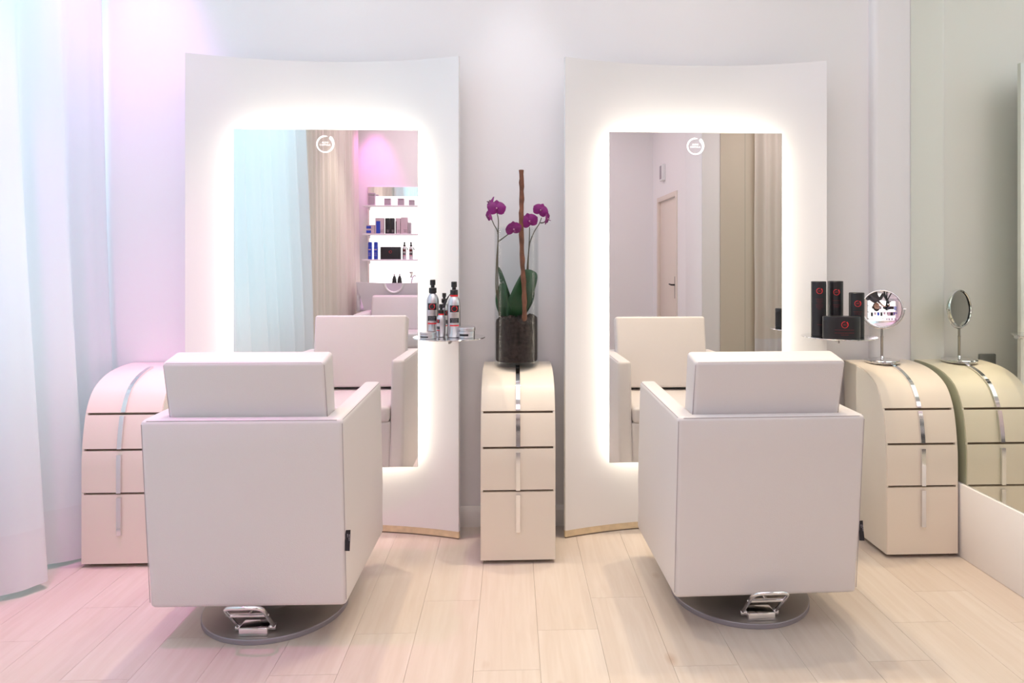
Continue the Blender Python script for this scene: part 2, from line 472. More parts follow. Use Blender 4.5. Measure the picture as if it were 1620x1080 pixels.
# ------------------------------------------------------------------ lit mirror panels
def mirror_station(loc, label, rz, mirror_w, mz0, mz1, mx, my, rm, logo_pt, tray, tray_side):
    t = thing('lit_mirror_panel', label, 'mirror panel', loc, rz, 'tall curved mirror panels')
    hw, sag, H, th = .583, .110, 2.103, .014
    n = 40
    def arc(off, w=hw):
        rad = (hw * hw + sag * sag) / (2 * sag)
        res = []
        for k in range(n + 1):
            x = -w + 2 * w * k / n
            y = math.sqrt(rad * rad - x * x) - rad                   # 0 at the middle, -sag at the edges
            nx, ny = -x / rad, -(y + rad) / rad
            res.append((x - nx * off, y - ny * off))
        return res
    f_, k_ = arc(0), arc(th)
    b = BM(); prism_z(b, f_ + k_[::-1], .034, H); obj('curved_panel', b, 'panel', t, smooth=20)
    b = BM(); prism_z(b, arc(.001) + arc(th - .001)[::-1], .006, .034); obj('base_strip', b, 'plinth', t, smooth=20)
    b = BM(); prism_z(b, arc(.004, hw - .002) + arc(th - .004, hw - .002)[::-1], .0, .006); obj('shadow_gap_strip', b, 'gapdark', t, smooth=20)  # dark strip stands in for the shadow gap under the panel
    # mirror pane in its own frame of reference, nearly square to the wall
    b = BM(); box(b, -mirror_w / 2, mirror_w / 2, 0, .006, 0, mz1 - mz0, .0008, 1); bmesh.ops.recalc_face_normals(b, faces=b.faces[:]); b.normal_update()
    for f in b.faces: f.material_index = 0 if f.normal.y < -.9 else 1
    mo = obj('mirror_pane', b, ['mirror', 'edge'], t, loc=(mx, my, mz0), rot=(0, 0, rm), recalc=False, smooth=1)
    b = solid(logo_bm(.0385), .0005)
    lg = obj('logo', b, 'logo', mo, loc=(logo_pt[0], -.0004, logo_pt[1] - mz0)); lg['label'] = 'white ring logo with the words ALDO COPPOLA'
    # light box behind the pane
    b = BM(); box(b, -mirror_w / 2 + .05, mirror_w / 2 - .05, .0065, .050, .05, mz1 - mz0 - .05); obj('mounting_box', b, 'white', mo)
    b = BM(); i0, i1 = .026, .046
    w2, hh = mirror_w / 2, mz1 - mz0
    box(b, -w2 + i0, -w2 + i1, .010, .022, i0, hh - i0); box(b, w2 - i1, w2 - i0, .010, .022, i0, hh - i0)
    box(b, -w2 + i1, w2 - i1, .010, .022, hh - i1, hh - i0); box(b, -w2 + i1, w2 - i1, .010, .022, i0, i1)
    obj('light_strip', b, 'led', mo)
    # round glass tray on its bracket
    tx, ty, tz, tr = tray
    b = BM(); lathe(b, [(0, -.004), (tr - .001, -.004), (tr, -.003), (tr, -.001), (tr - .001, 0), (0, 0)], 64)
    ty_o = obj('round_tray', b, 'chrome', t, loc=(tx, ty, tz))
    ex = tray_side * (hw - .004)
    d = Vector((ex - tx, -sag + .002 - ty, 0))
    b = BM()
    L = d.length
    pr = [(0, -.0045), (L, -.0045), (L, -.012), (0, -.030)]
    prism_x(b, pr, -.004, .004)
    obj('bracket', b, 'steel', ty_o, rot=(0, 0, math.atan2(d.y, d.x) - PI / 2))
    b = BM(); box(b, -.016, .016, -.012, .020, -.034, -.006, .002)
    obj('edge_clamp', b, 'chrome', t, loc=(ex, -sag + .008, tz - .0))
    return t
TL = (-.258, 2.82, .900); TRr = (1.374, 2.82, .895)
mirror_station((-.815, 3.090, 0), 'tall white curved panel with backlit mirror nearest the sheer curtain', 0, .788, .3175, 1.779, .012, -.105, R(0), (-.004, 1.7165),
               (TL[0] + .815, TL[1] - 3.090, TL[2], .148), 1)
mirror_station((.815, 3.088, 0), 'tall white curved panel with backlit mirror nearest the wall mirror', R(.4), .772, .3255, 1.779, -.002, -.1, R(.0), (-.004, 1.7185),
               (TRr[0] - .815, TRr[1] - 3.088, TRr[2], .150), 1)

# ------------------------------------------------------------------ drawer cabinets
PROF = [(0, .015), (0, .30), (0, .40), (.004, .464), (.013, .535), (.027, .60), (.047, .648), (.073, .685), (.107, .711), (.150, .731), (.205, .746), (.270, .754), (.330, .757), (.368, .757)]
def resample(n=220):
    P = catmull([(0, y, z) for y, z in PROF], 16)
    P = [(p.y if p.y > 0 else 0., p.z) for p in P]
    L = [0]
    for a, c in zip(P, P[1:]): L.append(L[-1] + math.hypot(c[0] - a[0], c[1] - a[1]))
    res = []; j = 0
    for k in range(n + 1):
        s = L[-1] * k / n
        while j < len(L) - 2 and L[j + 1] < s: j += 1
        u = (s - L[j]) / max(1e-9, L[j + 1] - L[j])
        res.append((P[j][0] + (P[j + 1][0] - P[j][0]) * u, P[j][1] + (P[j + 1][1] - P[j][1]) * u))
    return res
RP = resample()
def nrm(i):
    a, c = RP[max(0, i - 1)], RP[min(len(RP) - 1, i + 1)]
    d = math.hypot(c[0] - a[0], c[1] - a[1]); return (-(c[1] - a[1]) / d, (c[0] - a[0]) / d)
def off(i, o): n = nrm(i); return (RP[i][0] + n[0] * o, RP[i][1] + n[1] * o)
def idx_z(z):
    return min(range(len(RP)), key=lambda i: abs(RP[i][1] - z) + (0 if RP[i][0] < .2 else 1))
def strip(bm, i0, i1, o0, o1, x0, x1):
    pr = [off(i, o1) for i in range(i0, i1 + 1)] + [off(i, o0) for i in range(i1, i0 - 1, -1)]
    prism_x(bm, pr, x0, x1)
def cabinet():
    t = thing('drawer_cabinet', '', 'cabinet', (0, 0, 0), 0, 'cream curved drawer cabinets')
    w = .150
    body = [off(i, -.016) for i in range(len(RP))]
    body = [(max(.016, y), z) for y, z in body] + [(.355, .70), (.33, .40), (.32, .016)]
    b = BM(); prism_x(b, body, -w + .008, w - .008); obj('carcass', b, 'gapdark', t)
    side = [off(i, -.0035) for i in range(len(RP))] + [(.362, .70), (.336, .40), (.325, .015)]
    for s in (-1, 1):
        b = BM(); prism_x(b, side, s * w, s * (w - .009)); obj('side_panel', b, 'cabside', t)
    b = BM(); box(b, -w + .02, w - .02, .03, .31, 0, .0158); obj('plinth', b, 'gapdark', t)
    cuts = [0, idx_z(.2915), idx_z(.4635), idx_z(.601), len(RP) - 1]
    for k in range(4):
        i0 = cuts[k] + (1 if k else 0); i1 = cuts[k + 1] - (1 if k < 3 else 0)
        b = BM(); strip(b, i0, i1, -.015, 0, -w + .002, w - .002)
        d = obj('drawer', b, 'cabinet', t, smooth=25)
        h0 = idx_z(.128) if k == 0 else i0
        h1 = i1 - 1 if k < 3 else idx_z(.745) + 8
        if k == 1: h1 = i1 - 3
        if k == 0: h1 = i1 - 2
        if k == 3: h1 = min(range(len(RP)), key=lambda i: abs(RP[i][0] - .235))
        b = BM(); strip(b, h0, h1, .0004, .011 if k < 3 else .008, -.0085, .0085)
        obj('handle', b, 'chrome', d, smooth=25)
    return t
cab = cabinet()
cab.location = (-1.5495, 2.763, 0); cab['label'] = 'cream curved drawer cabinet by the curtain, tinted pink, partly behind the left chair'
dup(cab, (.0245, 2.733, 0), 0, 'cream curved drawer cabinet with the orchid vase on top, between the two panels')
dup(cab, (1.675, 2.723, 0), 0, 'cream curved drawer cabinet with the round vanity mirror on top, against the right wall')

# ------------------------------------------------------------------ salon chairs
def chair():
    t = thing('salon_chair', '', 'chair', (0, 0, 0), 0, 'white swivel salon chairs')
    w, th, rt = .3065, .066, .050
    zt, zb = .7265, .128
    ry = lambda z: -.311 + (.311 - .258) * (zt - z) / (zt - zb)      # rear face leans
    fy = lambda z: .273 + (.338 - .273) * (zt - z) / (zt - zb)
    # U-shaped shell: back and two arms in one upholstered skin
    b = BM()
    def ring(z, dzf):
        a = ry(z); f = fy(z)
        pts = [(-w, a), (w, a), (w, f), (w - th, f), (w - th, a + rt), (-w + th, a + rt), (-w + th, f), (-w, f)]
        zz = [0, 0, dzf, dzf, 0, 0, dzf, dzf]
        k = 1 if z < .3 else 0
        pts = [(x * (1 - .012 * k), y) for x, y in pts]
        return [b.verts.new((x, y, z + q)) for (x, y), q in zip(pts, zz)]
    nl = 6
    rings = [ring(zb + (zt - zb) * k / nl, .016 if k == nl else .016 * k / nl) for k in range(nl + 1)]
    for A, B in zip(rings, rings[1:]):
        for k in range(8): b.faces.new((A[k], A[(k + 1) % 8], B[(k + 1) % 8], B[k]))
    for Rg, s in ((rings[0], -1), (rings[-1], 1)):
        for q in ((0, 1, 4, 5), (1, 2, 3, 4), (0, 5, 6, 7)):
            vs = [Rg[i] for i in q]; b.faces.new(vs if s > 0 else vs[::-1])
    bmesh.ops.recalc_face_normals(b, faces=b.faces[:])
    sharp = [e for e in b.edges if len(e.link_faces) == 2 and e.calc_face_angle() > .6]
    bmesh.ops.bevel(b, geom=sharp, offset=.016, segments=4, profile=.5, affect='EDGES')
    obj('upholstered_shell', b, 'leather', t, smooth=50)
    # stitched seams round the back panel and along the arm tops
    b = BM(); e = .0015; r = .0011
    yr, yb_ = -.311 - .0, -.258
    for s in (-1, 1):
        pts = [(s * (w - .004), ry(z) + .0047 - .0002, z) for z in [zb + .02 + (zt - zb - .035) * k / 12 for k in range(13)]]
        tube(b, pts, r, 6)
        pts = [(s * (w - .0047), -.296 + .555 * k / 10, zt - .0047 + .016 * k / 10 + .0002) for k in range(11)]
        tube(b, pts, r, 6)
    tube(b, [(-w + .02 + (2 * w - .04) * k / 10, -.311 + .0047, zt - .0047 + .0002) for k in range(11)], r, 6)
    obj('piping', b, 'seam', t)
    # seat
    b = BM(); box(b, -w + th - .002, w - th + .002, -.20, .312, zb + .004, .455, .012, 3)
    obj('seat_base', b, 'leather', t)
    b = BM(); box(b, -w + th + .001, w - th - .001, -.19, .318, .452, .528, .018, 4)
    obj('seat', b, 'leather', t)
    # leaning back cushion
    b = BM()
    hw = w - th + .0035
    box(b, -hw, hw, -.05, .05, 0, .385, .014, 4)
    for v in b.verts:
        v.co.x *= .985 + .03 * v.co.z / .385
        v.co.y -= .012 * (1 - (v.co.x / hw) ** 2) * (1 if v.co.y < 0 else -.6) * max(0, math.sin(PI * min(1, max(0, v.co.z / .385))))
    bk = obj('backrest', b, 'leather', t, loc=(0, -.163, .535), rot=(R(13), 0, 0))
    b = BM(); q = .0046
    hx = hw * 1.012
    tube(b, [(-hx + q, -.05 + q, .01), (-hx + q - .001, -.05 + q, .372), (-hx + .012, -.05 + q, .385 - q), (hx - .012, -.05 + q, .385 - q), (hx - q + .001, -.05 + q, .372), (hx - q, -.05 + q, .01)], r, 6)
    obj('backrest_piping', b, 'seam', bk)
    # label sewn in the rear seam
    b = BM(); box(b, 0, .016, -.0007, .0007, -.031, .031, .0003, 1)
    for v in b.verts: v.co.y += .003 * math.sin(v.co.z * 60) * v.co.x / .016
    tg = obj('fabric_tag', b, 'tagblack', t, loc=(w - .004, ry(.34) + .004, .34), rot=(R(-5), 0, 0))
    b = BM(); bars(b, 0, .0, [.04, .04], .0055, .0016, 5)
    for v in b.verts: v.co = Vector((.0085 - v.co.z * 1, -.0012, v.co.x))
    obj('tag_print', b, 'tagtext', tg)
    # pedestal
    b = BM(); lathe(b, [(0, .012), (.046, .012), (.046, .14), (0, .14)], 32); obj('column', b, 'steel', t)
    b = BM(); box(b, -.16, .16, -.14, .16, .115, .1345, .006); obj('underframe', b, 'black', t)
    b = BM(); lathe(b, [(0, .004), (.2385, .004), (.2385, .0168), (.235, .0182), (0, .0184)], 96); bp = obj('base_plate', b, 'disc', t)
    b = BM(); lathe(b, [(.20, .0), (.2385, .0), (.2400, .0015), (.2400, .0155), (.2386, .0170), (.236, .0172), (.236, .002), (.20, .002)], 96); obj('base_rim', b, 'rim', bp)
    # foot pump
    yk = -.222
    b = BM(); box(b, -.046, .046, yk, yk + .055, .0186, .046, .005, 2); pd = obj('pump_block', b, 'chrome', t)
    b = BM(); tube(b, [(-.064, yk + .03, .034), (.064, yk + .03, .034)], .010, 14); obj('pump_hinge', b, 'chrome', pd)
    b = BM()
    h = Vector((0, yk + .03, .036)); tp = Vector((0, yk - .082, .150))
    pts = [(-.057, h.y, h.z)] + [(-.057, h.y + (tp.y - h.y) * k, h.z + (tp.z - h.z) * k) for k in (.3, .6, .82)]
    pts += [(-.052, h.y + (tp.y - h.y) * .94, h.z + (tp.z - h.z) * .94), (-.036, tp.y, tp.z), (0, tp.y - .004, tp.z + .002), (.036, tp.y, tp.z), (.052, h.y + (tp.y - h.y) * .94, h.z + (tp.z - h.z) * .94)]
    pts += [(.057, h.y + (tp.y - h.y) * k, h.z + (tp.z - h.z) * k) for k in (.82, .6, .3)] + [(.057, h.y, h.z)]
    tube(b, catmull(pts, 4), .0064, 12)
    obj('pedal_bar', b, 'chrome', pd)
    b = BM(); q = .62
    tube(b, [(-.057, h.y + (tp.y - h.y) * q, h.z + (tp.z - h.z) * q), (.057, h.y + (tp.y - h.y) * q, h.z + (tp.z - h.z) * q)], .006, 10)
    tube(b, [(-.066, h.y + (tp.y - h.y) * q, h.z + (tp.z - h.z) * q), (.066, h.y + (tp.y - h.y) * q, h.z + (tp.z - h.z) * q)], .003, 8)
    tube(b, [(0, h.y + (tp.y - h.y) * q, h.z + (tp.z - h.z) * q), (.004, yk + .05, .112), (.004, yk + .10, .125)], .0045, 8)
    obj('pedal_crossbar', b, 'chrome', pd)
    return t
ch = chair()
ch.location = (-.819, 2.420, 0); ch.rotation_euler = (0, 0, R(-.5)); ch['label'] = 'white leather swivel chair by the pink cabinet, facing the left lit mirror'
dup(ch, (.822, 2.449, 0), R(1.2), 'white leather swivel chair facing the right lit mirror, nearest the wall mirror')
for c_ in bpy.data.objects['salon_chair.001'].children:
    if c_.name.split('.')[0] not in ('base_plate', 'pump_block', 'column'): c_.location.z -= .010   # pumped a little lower

# ------------------------------------------------------------------ orchid vase
VX, VY, VZ = .020, 2.995, .7575
def vase():
    t = thing('glass_vase', 'tall clear glass cylinder vase on the middle cabinet, filled with dark bark', 'vase', (VX, VY, VZ))
    b = BM(); r = .0965; h = .600
    lathe(b, [(0, 0), (r - .003, 0), (r, .003), (r, h - .002), (r - .002, h), (r - .004, h), (r - .005, h - .002), (r - .005, .022), (r - .010, .018), (0, .018)], 72)
    obj('vase_wall', b, 'glass', t, smooth=40)
vase()
b = BM()
rnd = random.Random(3); n = 48; rad = .0912
prof = [(0, .0195), (rad * .97, .0195), (rad, .026), (rad, .06), (rad, .10), (rad, .15), (rad, .195)]
rings = []
for r_, z_ in prof:
    if r_ == 0: rings.append([b.verts.new((0, 0, z_))]); continue
    top = z_ > .19
    ring = []
    for k in range(n):
        a = 2 * PI * k / n
        dz = (.012 * math.sin(3 * a + 1) + rnd.uniform(-.010, .010)) if top else 0
        ring.append(b.verts.new((r_ * math.cos(a), r_ * math.sin(a), z_ + dz)))
    rings.append(ring)
for rr in (.075, .055, .03):
    rings.append([b.verts.new((rr * math.cos(2 * PI * k / n), rr * math.sin(2 * PI * k / n), .205 + rnd.uniform(-.012, .018))) for k in range(n)])
rings.append([b.verts.new((0, 0, .215))])
for A, B in zip(rings, rings[1:]):
    for k in range(n):
        u = []
        for v in (A[k % len(A)], A[(k + 1) % len(A)], B[(k + 1) % len(B)], B[k % len(B)]):
            if v not in u: u.append(v)
        if len(u) > 2: b.faces.new(u)
o = obj('potting_bark', b, 'bark', loc=(VX, VY, VZ), smooth=10)
tag(o, 'dark brown potting bark filling the bottom third of the glass vase', 'potting bark', kind='stuff')

b = BM()
pts = catmull([(.054 - VX, -.058, .19), (.052 - VX, -.055, .32), (.044 - VX, -.045, .46), (.040 - VX, -.035, .62), (.042 - VX, -.025, .74), (.0405 - VX, -.02, .850)], 6)
tube(b, pts, [.0105 + .0012 * math.sin(i * 1.7) for i in range(len(pts))], 9)
for v in b.verts: v.co.x += .0008 * math.sin(v.co.z * 140)
o = obj('bark_stick', b, 'stick', loc=(VX, VY, VZ))
tag(o, 'straight brown bark stick standing in the orchid vase, rising far above its rim', 'stick')

def petal(b, L, W, axis, nrmv, base, curl=.15, tip=.0, mi=0):
    ax = Vector(axis).normalized(); nv = Vector(nrmv); nv = (nv - ax * nv.dot(ax)).normalized(); sd = ax.cross(nv)
    G = []
    nu, nw = 7, 6
    for i in range(nu + 1):
        u = i / nu
        wd = W * math.sin(PI * min(1, .06 + .94 * u ** .8)) ** .65 * (1 if u < .999 else .15)
        row = []
        for j in range(nw + 1):
            s = 2 * j / nw - 1
            row.append(b.verts.new(Vector(base) + ax * (L * u) + sd * (wd * s) + nv * (curl * L * (u * u) * .5 - .25 * wd * s * s + .002)))
        G.append(row)
    for i in range(nu):
        for j in range(nw):
            f = b.faces.new((G[i][j], G[i][j + 1], G[i + 1][j + 1], G[i + 1][j])); f.material_index = mi
def flower(parent, c, face, size, roll=0, lab=None):
    """a moth orchid flower: three sepals, two broad petals, a lip and a column, facing `face`"""
    f = Vector(face).normalized(); up = Vector((0, 0, 1)); up = (up - f * up.dot(f)).normalized(); sd = up.cross(f)
    if roll: q = Matrix.Rotation(roll, 3, f); up = q @ up; sd = q @ sd
    b = BM(); s = size * 1.32
    for a, L, W in ((90, 1, .42), (213, .95, .38), (327, .95, .38)):
        petal(b, s * L, s * W, sd * math.cos(R(a)) + up * math.sin(R(a)), f, Vector((0, 0, 0)) - f * .002, -.12)
    for a in (12, 168): petal(b, s * 1.05, s * .72, sd * math.cos(R(a)) + up * math.sin(R(a)), f, f * .001, -.05)
    o = obj('flower', b, 'petal', parent, loc=c, smooth=60)
    b = BM(); petal(b, s * .45, s * .16, f * .8 - up * .7, up, f * .003, .5); petal(b, s * .28, s * .10, f * .6 + sd * .7 - up * .1, up, f * .003, .6); petal(b, s * .28, s * .10, f * .6 - sd * .7 - up * .1, up, f * .003, .6)
    obj('flower_lip', b, 'lip', o, smooth=60)
    b = BM(); bmesh.ops.create_uvsphere(b, u_segments=10, v_segments=6, radius=s * .10)
    obj('flower_column', b, 'column', o, loc=f * s * .10 + up * s * .02)
    return o
def leaf(b, pts, W, nv):
    P = catmull(pts, 5); m = len(P); G = []
    for i, p in enumerate(P):
        u = i / (m - 1)
        ax = (P[min(i + 1, m - 1)] - P[max(i - 1, 0)]).normalized(); n_ = Vector(nv); n_ = (n_ - ax * n_.dot(ax)).normalized(); sd = ax.cross(n_)
        wd = W * (math.sin(PI * min(1, .10 + .87 * u ** .9)) ** .6) * (1 if u < .995 else .3)
        G.append([b.verts.new(p + sd * (wd * s) + n_ * (.22 * wd * s * s)) for s in (-1, -.6, -.25, 0, .25, .6, 1)])
    for i in range(m - 1):
        for j in range(6): b.faces.new((G[i][j], G[i][j + 1], G[i + 1][j + 1], G[i + 1][j]))
def vp(x, y, d=0.):
    """vase-local point for where the plant shows in the photograph (x, y), d metres in front of the vase axis"""
    Y = VY - d
    return Vector((-.113 + (x - 770.) / 1080 * 3.0 - VX + .0, -d, 1.2 - (y - 417.) / 1080 * 3.0 - VZ))
def orchid(label, stems, leaves, flowers):
    t = thing('orchid_plant', label, 'orchid', (VX, VY, VZ), 0, 'magenta orchids in the vase')
    for s in stems:
        b = BM(); P = catmull(s, 6); tube(b, P, [.0030 - .0012 * i / len(P) for i in range(len(P))], 8); obj('stem', b, 'stem', t)
    for L, W, nv in leaves:
        b = BM(); leaf(b, L, W, nv)
        o = obj('leaf', b, 'leaf', t, smooth=80)
        md = o.modifiers.new('thickness', 'SOLIDIFY'); md.thickness = .0025
    for c, fc, sz, rl in flowers: flower(t, c, fc, sz, rl)
orchid('orchid with a tall bare stem and magenta flowers left of the bark stick',
       [[vp(792, 503, .02), vp(789, 465, .05), vp(788.5, 420, .055), vp(789, 375, .05), vp(789.5, 350, .045), vp(787, 337, .045)],
        [vp(791, 500, .01), vp(786, 455, .05), vp(787, 410, .052), vp(789, 372, .05), vp(782, 355, .035), vp(777, 342, .03)],
        [vp(789, 383, .05), vp(796, 378, .055), vp(804, 372, .06), vp(811, 366, .06)]],
       [([vp(806, 503, .0), vp(798, 486, .025), vp(795, 466, .04), vp(797, 444, .045)], .030, (-.15, -1, .15)),
        ([vp(812, 505, .0), vp(806, 480, .01), vp(798, 452, .02), vp(790, 422, .02)], .016, (.5, -1, .2))],
       [(vp(787, 332, .055), (.05, -1, .1), .030, 0), (vp(777, 321, .02), (-.9, -.3, .5), .026, .4), (vp(775, 343, .03), (-.9, -.4, -.2), .024, 0), (vp(813, 364, .068), (.35, -.8, -.35), .028, .2)])
orchid('orchid with a broad round leaf and magenta flowers right of the bark stick',
       [[vp(826, 500, -.02), vp(833, 465, .0), vp(834, 430, .01), vp(837, 395, .015), vp(838, 372, .02), vp(838, 360, .03)],
        [vp(829, 500, -.02), vp(836, 460, .005), vp(836, 420, .01), vp(838, 388, .015), vp(845, 368, .02), vp(853, 355, .02), vp(857, 345, .02)],
        [vp(855, 353, .02), vp(861, 352, .02), vp(866, 346, .02)]],
       [([vp(812, 507, .0), vp(816, 490, .02), vp(826, 465, .03), vp(838, 436, .02), vp(841, 427, .01)], .047, (.12, -1, .05)),
        ([vp(818, 506, -.02), vp(828, 488, -.03), vp(838, 470, -.035), vp(844, 455, -.03)], .030, (-.3, -1, .2))],
       [(vp(855, 334, .03), (.1, -1, .05), .026, -.4), (vp(838, 351, .035), (.1, -.9, -.1), .029, .3), (vp(866, 347, .02), (.95, -.3, -.1), .026, .3)])

# ------------------------------------------------------------------ products on the trays
def bottle_mesh(rad, h):
    b = BM(); lathe(b, [(0, 0), (rad - .003, 0), (rad, .003), (rad, h - rad * 1.5), (rad * .97, h - rad * 1.15), (rad * .86, h - rad * .75), (rad * .66, h - rad * .38), (rad * .46, h - rad * .1), (rad * .40, h), (0, h)], 40)
    return b
def spray(name, label, loc, rad, h, rz=0, group='silver spray bottles on the left tray', tagon=True, capred=False):
    """aluminium bottle, black neck and pump, printed label"""
    t = thing(name, label, 'bottle', loc, rz, group)
    obj('bottle_body', bottle_mesh(rad, h), 'alu', t, smooth=50)
    nr = rad * .62
    b = BM(); lathe(b, [(0, h - .002), (nr * .85, h - .002), (nr, h + .001), (nr, h + rad * .72), (nr * .9, h + rad * .8), (nr * .5, h + rad * .82), (nr * .5, h + rad * 1.2), (nr * .72, h + rad * 1.22), (nr * .72, h + rad * 2.0), (nr * .6, h + rad * 2.08), (0, h + rad * 2.08)], 24)
    obj('pump_cap', b, 'black', t)
    if capred:
        b = BM(); lathe(b, [(nr * .5, h - .006), (nr * 1.0, h - .006), (nr * 1.02, h + .0005), (nr * .5, h + .0005)], 24); obj('neck_ring', b, 'red', t)
    b = BM(); w = rad * 1.5
    def patch(x0, x1, z0, z1):
        q = [b.verts.new(p) for p in ((x0, 0, z0), (x1, 0, z0), (x1, 0, z1), (x0, 0, z1))]; b.faces.new(q)
    patch(-w / 2, w / 2, h * .60, h * .76)
    wrap(b, rad, eps=.0004); lb = obj('label', b, 'blackcard', t)
    b = BM(); patch(-w / 2, w / 2, h * .345, h * .46)
    wrap(b, rad, eps=.0004); lb2 = obj('label', b, 'blackcard', t)
    b = logo_bm(rad * .46, words=False)
    for v in b.verts: v.co.z += h * .68
    wrap(b, rad, eps=.0008); obj('logo', b, 'red', lb)
    b = BM(); q = rad * .75
    vs = [b.verts.new(p) for p in ((-q, 0, h * .27), (q, 0, h * .27), (q, 0, h * .30), (-q, 0, h * .30))]; b.faces.new(vs)
    wrap(b, rad, eps=.0008); obj('red_band', b, 'red', t)
    b = BM(); bars(b, 0, h * .55, [rad, rad * .8], .006, .0012, 2); bars(b, 0, h * .425, [rad, rad * .8, rad * .9], .006, .0012, 3)
    wrap(b, rad, eps=.0008); obj('grey_print', b, 'tagtext', lb2)
    if tagon:
        s = rad / .026
        b = BM(); P = catmull([(-nr, 0, h + .004), (-nr - .010 * s, -.004, h - .012 * s), (-nr - .020 * s, -.006, h - .030 * s), (-nr - .026 * s, -.006, h - .052 * s)], 5)
        G = []
        for i, p in enumerate(P):
            u = i / (len(P) - 1); wd = (.0015 + .010 * u) * s
            G.append([b.verts.new(p + Vector((wd * .5, -wd * .3, wd * .1))), b.verts.new(p - Vector((wd * .8, -wd * .3, wd * .1)))])
        for A, B in zip(G, G[1:]): b.faces.new((A[0], A[1], B[1], B[0]))
        o = obj('hang_tag', b, 'tagblack', t); md = o.modifiers.new('thickness', 'SOLIDIFY'); md.thickness = .0015
    return t
Z1 = TL[2] + .0005
spray('spray_bottle', 'tall silver spray bottle with black pump, left end of the left tray', (-.3325, 2.880, Z1), .0262, .178, 0, tagon=False)
spray('spray_bottle', 'tall silver spray bottle with red neck ring, beside the square tin on the left tray', (-.2365, 2.800, Z1), .0262, .172, .15, capred=True)
spray('spray_bottle', 'middle-sized silver spray bottle at the back of the left tray, mostly hidden', (-.287, 2.905, Z1), .019, .136, .9, tagon=False)
d_ = spray('spray_bottle', 'small silver spray bottle at the front middle of the left tray', (-.2905, 2.815, Z1), .0187, .095, -.95, capred=True)
def tin(label, loc, rad, h, rz):
    t = thing('round_tin', label, 'tin', loc, rz, 'silver tins on the left tray')
    b = BM(); cyl(b, rad - .001, 0, h * .62, 48, bev=.0015); obj('tin_body', b, 'alu', t)
    b = BM(); cyl(b, rad, h * .63, h, 48, bev=.0018); obj('tin_lid', b, 'alu', t)
    b = BM(); vs = [b.verts.new(p) for p in ((-.024, 0, h * .18), (.014, 0, h * .18), (.014, 0, h * .38), (-.024, 0, h * .38))]; b.faces.new(vs)
    wrap(b, rad - .001, eps=.0005); obj('label_print', b, 'blackcard', t)
tin('flat silver tin on the left edge of the left tray', (-.3375, 2.765, Z1), .0345, .026, -.3)
tin('taller silver tin at the outer end of the left tray', (-.186, 2.790, Z1), .0360, .042, -.1)

Z2 = TRr[2] + .0005
def carton(name, label, loc, rad, sy, h, rz, logo_z, logo_r, lines):
    t = thing(name, label, 'box', loc, rz, 'black product boxes on the right tray')
    b = BM()
    if sy is None: lathe(b, [(0, 0), (rad - .002, 0), (rad, .001), (rad, h - .004), (rad - .0015, h - .002), (rad - .002, h - .003), (rad - .006, h - .004), (0, h - .004)], 48)
    else: lathe(b, [(0, 0), (1 - .02, 0), (1, .001), (1, h * .80), (.99, h * .805), (.99, h * .815), (1, h * .82), (1, h - .003), (.98, h), (0, h)], 64, sx=rad, sy=sy)
    obj('carton', b, 'blackcard', t)
    b = logo_bm(logo_r)
    for v in b.verts: v.co.z += logo_z
    wrap(b, rad, sy); lg = obj('logo', b, 'red', t); lg['label'] = 'red ring logo'
    b = BM()
    for cz, ws, sd in lines: bars(b, 0, cz, ws, .008, .0016, sd)
    wrap(b, rad, sy); obj('lettering', b, 'dimred', t)
carton('round_carton', 'tall black tube box at the left end of the right tray', (1.2985, 2.845, Z2), .0305, None, .232, -.30, .190, .0125, [(.155, [.030, .026, .020], 1), (.130, [.030, .026, .014], 2), (.048, [.018], 3)])
carton('round_carton', 'tall black tube box standing behind the low oval box on the right tray', (1.3905, 2.885, Z2), .0315, None, .232, -.30, .183, .0130, [(.147, [.030], 4), (.128, [.028, .020], 5)])
carton('round_carton', 'shorter black tube box overlapping the vanity mirror, on the right tray', (1.4400, 2.800, Z2), .0300, None, .186, -.32, .139, .0130, [(.104, [.034, .028], 6)])
carton('oval_carton', 'low wide oval black box in front of the tube boxes on the right tray', (1.345, 2.738, Z2), .0745, .036, .090, -.10, .058, .0140, [(.036, [.080], 7), (.024, [.080, .030], 8)])

# ------------------------------------------------------------------ vanity mirror
t = thing('vanity_mirror', 'round chrome vanity mirror on a stand, on top of the right cabinet', 'mirror', (1.664, 3.010, .7575))
b = BM(); lathe(b, [(0, 0), (.072, 0), (.0735, .002), (.0735, .009), (.070, .013), (.02, .016), (.009, .020), (.0065, .028), (0, .028)], 56); obj('foot', b, 'chrome', t)
b = BM(); lathe(b, [(0, .016), (.0055, .016), (.0055, .110), (.0062, .111), (.0062, .116), (.0050, .117), (.0050, .150), (0, .150)], 20); obj('stem', b, 'steel', t)
b = BM(); rr = .0905; cz = .2405
pts = [(rr * math.cos(a), .0, cz + rr * math.sin(a)) for a in [R(180 + 180 * k / 28) for k in range(29)]]
tube(b, pts, .0028, 8); tube(b, [(rr + .006, 0, cz), (rr - .008, 0, cz)], .003, 8); tube(b, [(-rr - .006, 0, cz), (-rr + .008, 0, cz)], .003, 8)
YAW = R(-27)
yk = obj('yoke', b, 'chrome', t, rot=(0, 0, YAW))
b = BM()
def rotx(bm): bmesh.ops.rotate(bm, verts=bm.verts[:], cent=(0, 0, 0), matrix=Matrix.Rotation(R(90), 3, 'X'))
lathe(b, [(.079, .006), (.081, .009), (.084, .009), (.0855, .006), (.0855, -.006), (.084, -.009), (.081, -.009), (.079, -.006)], 64); 
rotx(b); fr = obj('mirror_frame', b, 'chrome', t, loc=(0, 0, cz), rot=(R(-3.4), 0, YAW))
b = BM(); RC = .85
